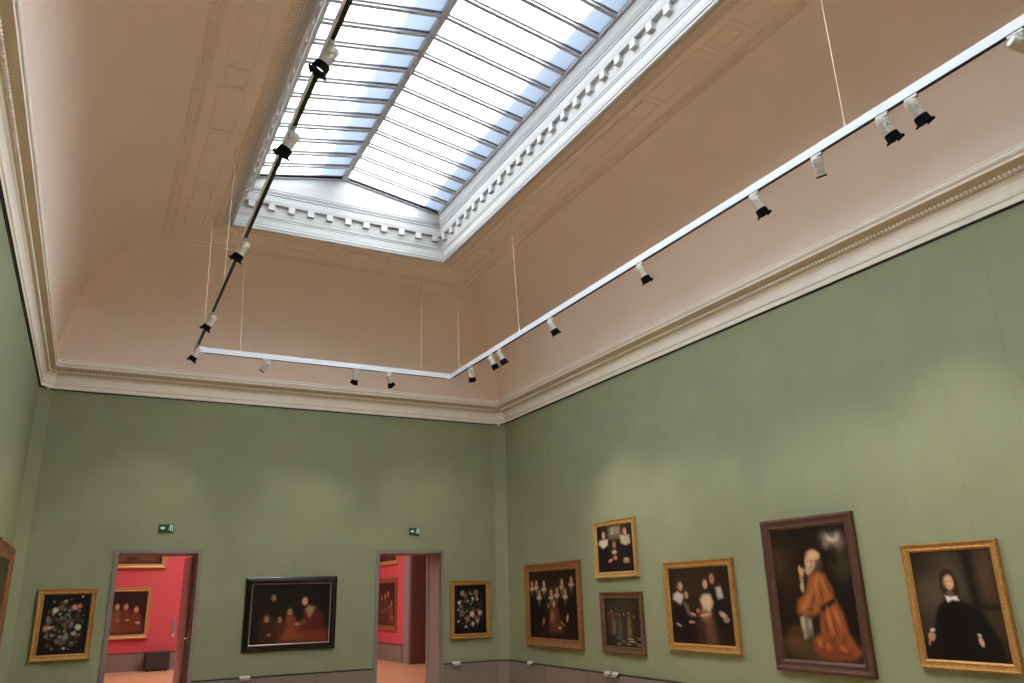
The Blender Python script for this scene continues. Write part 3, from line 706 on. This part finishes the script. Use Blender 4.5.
c.E(.6, .285, .07, .055, (74, 62, 50), .5); c.face(.53, .265, .088, (206, 164, 124), (96, 84, 68), -.3); c.E(.56, .215, .085, .042, (212, 172, 132), .4, 8); c.E(.47, .33, .05, .035, (164, 150, 130), .5)
c.E(.375, .345, .035, .04, (214, 164, 124), .4, 20); c.E(.355, .32, .018, .035, (206, 156, 116), .4, 10); c.E(.36, .39, .03, .03, (180, 130, 96), .5); c.E(.36, .45, .028, .045, (186, 170, 150), .5, 5)
c.E(.2, .8, .12, .06, (80, 48, 30), .6); c.E(.16, .86, .08, .04, (110, 72, 46), .6, a=.6)
picture('framed_picture', 'tall brown framed picture of a kneeling man in an orange robe', x, y, z, rz, W, H, fw, .085, 'flat', 'brown', c)

# ---- man in black
x, y, z, rz, W, H = on_right(4.352, 5.316, -.772, .35); fw = .078
c = Canvas(*inner(W, H, fw), 110, (46, 38, 31), 31)
c.E(.3, .33, .38, .35, (88, 76, 63), .9); c.E(.1, .1, .3, .2, (34, 28, 22), .9, a=.8); c.P([(.62, 0), (.74, 0), (.78, .5), (.7, .6)], (30, 24, 19), .05); c.P([(.78, .02), (.96, .02), (.98, .5), (.82, .5)], (70, 56, 42), .06, .8); c.E(.9, .25, .08, .2, (88, 70, 52), .8, a=.6)
c.P([(.72, .5), (1, .5), (1, .56), (.74, .56)], (26, 20, 17), .02); c.P([(.78, .56), (1, .56), (1, .8), (.86, .8)], (64, 48, 36), .04)
c.P([(.1, 1), (.14, .76), (.24, .52), (.36, .44), (.48, .43), (.62, .48), (.8, .6), (.92, .8), (.95, 1)], (11, 10, 10), .03)
c.P([(.0, .84), (.2, .84), (.22, 1), (0, 1)], (14, 12, 11), .04)

c.E(.37, .32, .05, .10, (50, 33, 24), .4); c.E(.505, .335, .05, .10, (44, 29, 22), .4); c.E(.43, .25, .085, .08, (48, 32, 24), .35); c.face(.43, .285, .085, (222, 174, 138), (52, 35, 26), .14); c.P([(.37, .415), (.43, .43), (.50, .42), (.53, .46), (.44, .455), (.39, .475)], (226, 222, 212), .014); c.E(.435, .392, .05, .018, (120, 84, 62), .6, a=.6)
c.E(.11, .79, .045, .045, (188, 134, 104), .4, 30); c.E(.13, .73, .035, .018, (196, 188, 178), .4, -20); c.E(.07, .84, .018, .04, (170, 120, 92), .4, 15); c.E(.7, .82, .028, .05, (204, 160, 132), .4, -15); c.E(.69, .765, .028, .014, (196, 188, 176), .4, 10)
picture('framed_picture', 'gilt framed portrait of a seated man in black, rightmost on the right wall', x, y, z, rz, W, H, fw, .07, 'cassetta', 'gold', c)

# ---- picture at the very left edge (left wall)
W, H, fw = 2.2, 1.52, .20
c = Canvas(*inner(W, H, fw), 60, (40, 30, 22), 37)
c.E(.75, .5, .25, .3, (96, 60, 40), .7).E(.85, .7, .12, .15, (130, 84, 58), .6).E(.6, .3, .2, .2, (70, 62, 44), .8)
picture('framed_picture', 'deep gilt frame hung on the left wall, cut by the left edge of the photo', XL, 12.32, .02+EYE, PI/2, W, H, fw, .085, 'scoop', 'gold_red', c, bead=(.022, .03, .07, .075))

# ---- pictures in the red room
def figures(W, H, nx, seed, bg, n, dull):
    c = Canvas(W, H, nx, bg, seed); r = random.Random(seed)
    for i in range(n):
        x, y = .12+.76*(i+.5)/n+.06*(r.random()-.5), .25+.25*r.random()
        c.P([(x-.14, .95), (x-.1, y+.12), (x, y+.04), (x+.1, y+.12), (x+.15, .95)], r.choice(dull), .06, .9)
        c.face(x, y, .06, (196, 146, 108), (60, 38, 28)); c.E(x+.06, y+.32, .05, .03, (190, 136, 104), .5)
    return c
W, H = 1.36, 1.2
picture('framed_picture', 'gilt framed group of figures on the red wall, lower picture in the left doorway', .795, Y2, (-.24)+EYE, 0, W, H, .10, .09, 'cassetta', 'gold_pale', figures(*inner(W, H, .10), 70, 41, (42, 26, 20), 4, [(110, 62, 44), (74, 44, 34), (126, 88, 60), (58, 36, 30)]))
W, H = 1.9, 1.3
picture('framed_picture', 'gilt framed picture on the red wall cut by the top of the left doorway', .77, Y2, (.815+.65)+EYE, 0, W, H, .11, .09, 'cassetta', 'gold_pale', figures(*inner(W, H, .11), 70, 43, (40, 26, 22), 5, [(120, 70, 50), (80, 50, 50), (140, 100, 76), (60, 40, 36)]))
W, H = 1.62, 1.32
picture('framed_picture', 'brown framed picture on the red side wall, lower of two in the right doorway', XR, 20.9, (-.2)+EYE, -PI/2, W, H, .13, .07, 'scoop', 'gold_red', figures(*inner(W, H, .13), 60, 47, (48, 34, 26), 4, [(120, 80, 54), (82, 60, 44), (150, 120, 90)]))
W, H = 1.7, 1.2
picture('framed_picture', 'gilt framed picture on the red side wall cut by the top of the right doorway', XR, 20.88, (.785+.6)+EYE, -PI/2, W, H, .11, .09, 'cassetta', 'gold_pale', figures(*inner(W, H, .11), 60, 53, (50, 34, 26), 4, [(110, 74, 50), (70, 50, 40)]))

# ================================================================ SMALL WALL THINGS
def exit_sign(x, z, w, h, label):
    root = thing('exit_sign', label, 'exit sign', (x, YF, z))
    MB().box((-w/2, -.035, -h/2), (w/2, 0, h/2), bev=.006).build('panel', M['sign_green'], root)
    a = MB(); a.prism([(-.040, -.012), (-.005, -.012), (-.005, -.030), (.032, 0), (-.005, .030), (-.005, .012), (-.040, .012)], -.0385, -.034)
    o = a.build('arrow', M['sign_white'], root, loc=(-w*.22, 0, 0)); o.scale = (-1 if False else 1, 1, 1)
    f = MB()                                           # running figure in front of a doorway
    f.prism([(.024, -.046), (.046, -.046), (.046, .046), (-.006, .046), (-.006, .036), (.036, .036), (.036, -.036), (.024, -.036)], -.0385, -.034)
    f.ball((.010, -.036, .026), .009, (1, .3, 1), 0, 10, 6)
    f.prism([(.004, .014), (.016, .014), (.012, -.008), (.000, -.008)], -.0385, -.034)
    f.prism([(.000, -.006), (.010, -.008), (.022, -.022), (.016, -.040), (.008, -.038), (.012, -.024)], -.0385, -.034)
    f.prism([(.000, -.008), (.008, -.010), (-.006, -.026), (-.026, -.028), (-.026, -.020), (-.008, -.019)], -.0385, -.034)
    f.prism([(.004, .014), (.006, .006), (-.012, -.002), (-.018, .006)], -.0385, -.034); f.prism([(.014, .014), (.015, .006), (.026, -.004), (.030, .002)], -.0385, -.034)
    f.build('running_figure', M['sign_white'], root, loc=(w*.23, 0, 0))
exit_sign(1.022, 1.128+EYE, .225, .125, 'small green exit sign above the left doorway')
exit_sign(5.258, 1.125+EYE, .19, .12, 'small green exit sign above the right doorway')

def label_holder(x, y, rz, w, h, label, dark=False, group=None):
    root = thing('wall_label', label, 'wall label', (x, y, ZS-.014), rz, group)
    b = MB(); b.prism([(-w/2, -.02), (w/2, -.02), (w/2, 0), (-w/2, 0)], -.05, 0)
    b.add([(-w/2, -.055, -.025), (w/2, -.055, -.025), (w/2, 0, h*.6), (-w/2, 0, h*.6), (-w/2, -.0, -.025), (w/2, 0, -.025)], [(0, 1, 2, 3), (0, 4, 5, 1), (1, 5, 2), (0, 3, 4), (2, 5, 4, 3)])
    b.build('bracket', M['label_dark'], root)
    c = MB(); c.add([(-w/2+.004, -.0585, -.022), (w/2-.004, -.0585, -.022), (w/2-.004, -.003, h*.6+.004), (-w/2+.004, -.003, h*.6+.004),
                     (-w/2+.004, -.0555, -.022), (w/2-.004, -.0555, -.022), (w/2-.004, -.0005, h*.6), (-w/2+.004, -.0005, h*.6)],
                    [(0, 1, 2, 3), (7, 6, 5, 4), (0, 4, 5, 1), (1, 5, 6, 2), (2, 6, 7, 3), (3, 7, 4, 0)])
    c.build('card', M['label_dark' if dark else 'label'], root)
label_holder(2.41, YF-.035, 0, .17, .06, 'small pale label on the baseboard below the black framed picture')
label_holder(6.08, YF-.035, 0, .16, .06, 'small pale label on the baseboard in the far right corner by the bouquet')
label_holder(-.378, YF-.035, 0, .13, .12, 'small dark label below the flower still life left of the left doorway', True)
label_holder(XR-.035, 12.97, -PI/2, .19, .06, 'small pale label on the right baseboard below the large group portrait')
label_holder(XR-.035, 10.56, -PI/2, .16, .06, 'left one of the label pair below the checkered floor picture')
label_holder(XR-.035, 10.36, -PI/2, .16, .06, 'right one of the label pair below the checkered floor picture')

t = thing('bench', 'dark grey upholstered box seat against the red wall inside the left doorway', 'seat', (1.73, Y2-.26, 0))
b = MB(); b.box((-.27, -.2, .03), (.27, .2, .36), bev=.015); b.build('box_base', M['dark_felt'], t)
b = MB(); b.box((-.275, -.205, .362), (.275, .205, .43), bev=.025); b.build('seat_cushion', M['dark_felt'], t, smooth=50)
for sx in (-.22, .22):
    for sy in (-.15, .15): MB().tube((sx, sy, 0), (sx, sy, .032), .02).build('foot', M['black'], t)
t = thing('wall_plate', 'narrow grey info plate on the red wall inside the left doorway', 'plate', (2.055, Y2, EYE-.64))
MB().box((-.04, -.02, -.22), (.04, 0, .22), bev=.004).build('plate', M['casing'], t)
MB().box((-.026, -.026, -.2), (.026, -.018, -.11), bev=.002).build('white_tag', M['label'], t)

# ================================================================ LIGHTING TRACK
tk = thing('lighting_track', 'white suspended lighting track running round the room below the skylight', 'lighting track', (TRX0, TRY, TRZ))
T0 = Vector(tk.location)
def tl(p): return tuple(Vector(p)-T0)
w, h = .019, .085
def rail(a, b, horiz):
    mb = MB(); m2 = MB()
    if horiz: mb.box(tl((a[0], a[1]-w, TRZ+.004)), tl((b[0], b[1]+w, TRZ+h)), bev=.003); m2.box(tl((a[0]+.03, a[1]-w*.9, TRZ)), tl((b[0]-.03, b[1]+w*.9, TRZ+.006)))
    else: mb.box(tl((a[0]-w, a[1], TRZ+.004)), tl((b[0]+w, b[1], TRZ+h)), bev=.003); m2.box(tl((a[0]-w*.9, a[1]+.03, TRZ)), tl((b[0]+w*.9, b[1]-.03, TRZ+.006)))
    r = mb.build('rail', M['track'], tk); s = m2.build('contact_slot', M['slot'], r)
rail((TRX0, -1.2), (TRX0, TRY-.05), False); rail((TRX1, -1.2), (TRX1, TRY-.05), False); rail((TRX0+.05, TRY), (TRX1-.05, TRY), True)
for x in (TRX0, TRX1):
    s = 1 if x == TRX0 else -1
    b = MB(); b.box(tl((x-w*1.15, TRY-.12, TRZ-.002)), tl((x+w*1.15, TRY+w*1.15, TRZ+h+.004)), bev=.003); b.box(tl((x-w*s, TRY-w*1.15, TRZ-.002)), tl((x+.12*s, TRY+w*1.15, TRZ+h+.004)), bev=.003)
    b.build('corner_joint', M['track'], tk)
def cable(a, b):
    m = MB(); m.tube(tl((*a, TRZ+h)), tl(b), (.0042), n=6); m.tube(tl((*a, TRZ+h)), tl((a[0], a[1], TRZ+h+.05)), .010, n=8); m.tube(tl((b[0], b[1], b[2]-.03)), tl(b), .014, .02, n=8)
    m.build('suspension_cable', M['cable'], tk)
cable((TRX1, 3.70), (TRX1+.02, 3.73, ZC)); cable((TRX1-.0, 9.52), (5.05, 9.46, ZC)); cable((TRX1, 11.70), (5.40, 12.3, ZC-.0)); cable((4.62, TRY), (4.70, 12.30, ZC))
cable((TRX0, 9.27), (1.02, 9.29, ZC)); cable((TRX0, 11.06), (1.01, 11.36, ZC)); cable((1.66, TRY), (1.64, 12.36, ZC))
cable((TRX0, 2.0), (TRX0, 2.0, ZC)); cable((TRX1, -1.0), (TRX1, -1.0, ZC)); cable((TRX0, -1.0), (TRX0, -1.0, ZC))

# spotlights: shared meshes, every lamp a thing of its own
def lamp_meshes():
    a = MB(); a.box((-.016, -.055, -.022), (.016, .055, .0), bev=.003); a.tube((0, 0, -.02), (0, 0, -.04), .014, n=12)
    me_ad = a.mesh('adapter', M['lamp_grey'])
    b = MB(); b.box((-.050, -.012, -.045), (.050, .012, -.036), bev=.002); b.box((-.050, -.012, -.10), (-.045, .012, -.038), bev=.002); b.box((.045, -.012, -.10), (.050, .012, -.038), bev=.002)
    b.tube((-.052, 0, -.092), (-.040, 0, -.092), .012); b.tube((.040, 0, -.092), (.052, 0, -.092), .012)
    me_br = b.mesh('yoke', M['lamp_grey'])
    hd = MB(); hd.lathe([(.018, .062), (.036, .058), (.042, .046), (.042, .012), (.039, .010), (.039, .004), (.042, .002), (.042, -.028), (.039, -.030), (.039, -.036), (.043, -.040), (.043, -.105), (.040, -.108), (.040, -.10)], 20)
    me_hd = hd.mesh('housing', M['lamp_grey'], smooth=35)
    ho = MB(); ho.lathe([(.046, -.084), (.054, -.088), (.059, -.150), (.055, -.150), (.050, -.104), (.040, -.098)], 20)
    for k_ in range(4):                                # barn-door flaps
        q = Quaternion((0, 0, 1), k_*PI/2); l_ = .020 if k_ % 2 == 0 else .008
        v = [(-.044, .057, -.144), (.044, .057, -.144), (.047, 0.057+l_*.2, -.144-l_), (-.047, 0.057+l_*.2, -.144-l_)]
        v += [(x_, y_-.004, z_) for x_, y_, z_ in v]
        ho.add([tuple(q @ Vector(p)) for p in v], [(0, 1, 2, 3), (7, 6, 5, 4), (0, 4, 5, 1), (1, 5, 6, 2), (2, 6, 7, 3), (3, 7, 4, 0)])
    me_ho = ho.mesh('hood', M['lamp_black'], smooth=35)
    sn = MB(); sn.lathe([(.043, -.10), (.047, -.104), (.047, -.116), (.042, -.116), (.040, -.106)], 20)
    me_sn = sn.mesh('bezel', M['lamp_black'], smooth=35)
    le = MB(); le.lathe([(.001, -.104), (.041, -.106), (.041, -.110), (.001, -.112)], 18)
    me_le = le.mesh('lens', M['lens'], smooth=35)
    return me_ad, me_br, me_hd, me_ho, me_sn, me_le
AD, BR, HD, HO, SN, LE = lamp_meshes()
def spotlight(x, y, aim, label, hood=True, horiz=False, lit=True, energy=72., spread=66):
    root = thing('track_spotlight', label, 'spotlight', (x, y, TRZ-.001), 0, 'spotlights on the suspended track')
    a = link('adapter', AD, root); a.rotation_euler = (0, 0, PI/2 if horiz else 0)
    d = Vector(aim)-Vector((x, y, TRZ-.092)); d.normalize()
    yaw = math.atan2(d.y, d.x)+PI/2                    # yoke straddles the head
    b = link('yoke', BR, root); b.rotation_euler = (0, 0, yaw)
    q = Matrix.Rotation(yaw, 3, 'Z') @ Matrix.Rotation(-math.acos(max(-1, min(1, -d.z))), 3, 'X')
    # choose the tilt sign that maps -Z on to d
    if ((q @ Vector((0, 0, -1)))-d).length > .01: q = Matrix.Rotation(yaw, 3, 'Z') @ Matrix.Rotation(math.acos(max(-1, min(1, -d.z))), 3, 'X')
    for nm, me in (('housing', HD), ('hood' if hood else 'bezel', HO if hood else SN), ('lens', LE)):
        o = link(nm, me, root); o.location = (0, 0, -.092); o.rotation_euler = q.to_euler()
    if lit:
        L = bpy.data.lights.new('lamp', 'SPOT'); L.energy = energy; L.color = (1., .83, .62); L.spot_size = R_(spread); L.spot_blend = .9; L.shadow_soft_size = .035
        o = link('lamp', L, root); o.location = tuple(Vector((0, 0, -.092))+d*.125); o.rotation_euler = d.to_track_quat('-Z', 'Y').to_euler()
    return root
RWX = XR-.05
rl = [(11.20, (RWX-.9, 12.40, 1.8), 'hooded spotlight nearest the far right corner of the track', True),
      (10.46, (RWX, 9.71, 1.25), 'left one of the touching hooded pair near the far end of the right rail', True),
      (10.16, (RWX, 9.41, 1.25), 'right one of the touching hooded pair near the far end of the right rail', True),
      (8.62, (RWX, 7.87, 1.25), 'hooded spotlight on the right rail above the two stacked small pictures', True),
      (6.58, (RWX, 5.83, 1.25), 'hooded spotlight on the right rail, second one left of the bare lamp', True),
      (4.77, (RWX, 4.02, 1.25), 'hooded spotlight on the right rail, next left of the bare lamp', True),
      (4.02, (RWX, 4.9, 1.25), 'bare grey spotlight without hood on the right rail', False),
      (3.36, (RWX, 2.61, 1.25), 'left one of the large hooded pair near the right end of the right rail', True),
      (3.10, (RWX, 2.35, 1.25), 'right one of the large hooded pair near the right end of the right rail', True)]
for y_, aim, lb, hood in rl: spotlight(TRX1, y_, aim, lb, hood, energy=76. if y_ > 3.6 else 46., spread=66 if y_ < 11 else 44)
spotlight(TRX1, 2.30, (XR, 1.6, 4.2), 'spotlight lying level at the right edge of the photo', True, lit=False)
LWX = XL+.05
ll = [(4.42, (LWX, 5.2, 1.25), 'largest spotlight on the dark left rail, in front of the glass near the top'),
      (5.55, (LWX, 6.6, 1.25), 'spotlight on the left rail in front of the lower skylight panes'),
      (7.78, (LWX, 8.8, 1.25), 'spotlight on the left rail just below the skylight corner'),
      (10.2, (LWX, 11.3, 1.25), 'spotlight on the left rail halfway between skylight corner and rail corner'),
      (11.72, (LWX, 12.7, 1.25), 'black hooded spotlight hanging at the left corner of the track')]
for y_, aim, lb in ll: spotlight(TRX0, y_, aim, lb, True, energy=60.)
bl = [(2.06, (-.2, YF, 1.4), 'bare spotlight leaning left under the back rail', False), (3.49, (3.2, YF, 1.5), 'hooded spotlight under the middle of the back rail', True), (4.05, (6.3, YF, 1.5), 'hooded spotlight leaning right under the back rail', True)]
for x_, aim, lb, hood in bl: spotlight(x_, TRY, aim, lb, hood, True)

# ================================================================ LIGHT
wd = bpy.data.worlds.new('sky'); S.world = wd; wd.use_nodes = True
bg = wd.node_tree.nodes['Background']; bg.inputs['Color'].default_value = (.71, .82, 1.0, 1); bg.inputs['Strength'].default_value = 1.08
sun = bpy.data.lights.new('sun', 'SUN'); sun.energy = 45.0; sun.angle = R_(15); sun.color = (1, .97, .92)
so = link('sun', sun); sd = Vector((-math.cos(R_(36)), .10, -math.sin(R_(36)))); so.rotation_euler = sd.to_track_quat('-Z', 'Y').to_euler(); so.location = (20, 0, 20)

# ================================================================ CAMERA
cam = bpy.data.cameras.new('camera'); co = link('camera', cam); S.camera = co
yaw, pit, rol, F = .4873, .3113, -.0266, 780.23
fwd = Vector((math.sin(yaw)*math.cos(pit), math.cos(yaw)*math.cos(pit), math.sin(pit))); r0_ = Vector((math.cos(yaw), -math.sin(yaw), 0)); u0 = r0_.cross(fwd)
rr = r0_*math.cos(rol)+u0*math.sin(rol); uu = -r0_*math.sin(rol)+u0*math.cos(rol)
co.matrix_world = Matrix(((rr.x, uu.x, -fwd.x, 0), (rr.y, uu.y, -fwd.y, 0), (rr.z, uu.z, -fwd.z, EYE), (0, 0, 0, 1)))
cam.sensor_fit = 'HORIZONTAL'; cam.sensor_width = 36; cam.lens = 36*F/1024; cam.clip_start = .05; cam.clip_end = 200

S.view_settings.view_transform = 'Standard'; S.view_settings.look = 'None'; S.view_settings.gamma = 1; S.view_settings.use_curve_mapping = False
S.view_settings.exposure = .27
S.cycles.max_bounces = 10; S.cycles.diffuse_bounces = 7; S.cycles.caustics_reflective = False; S.cycles.caustics_refractive = False
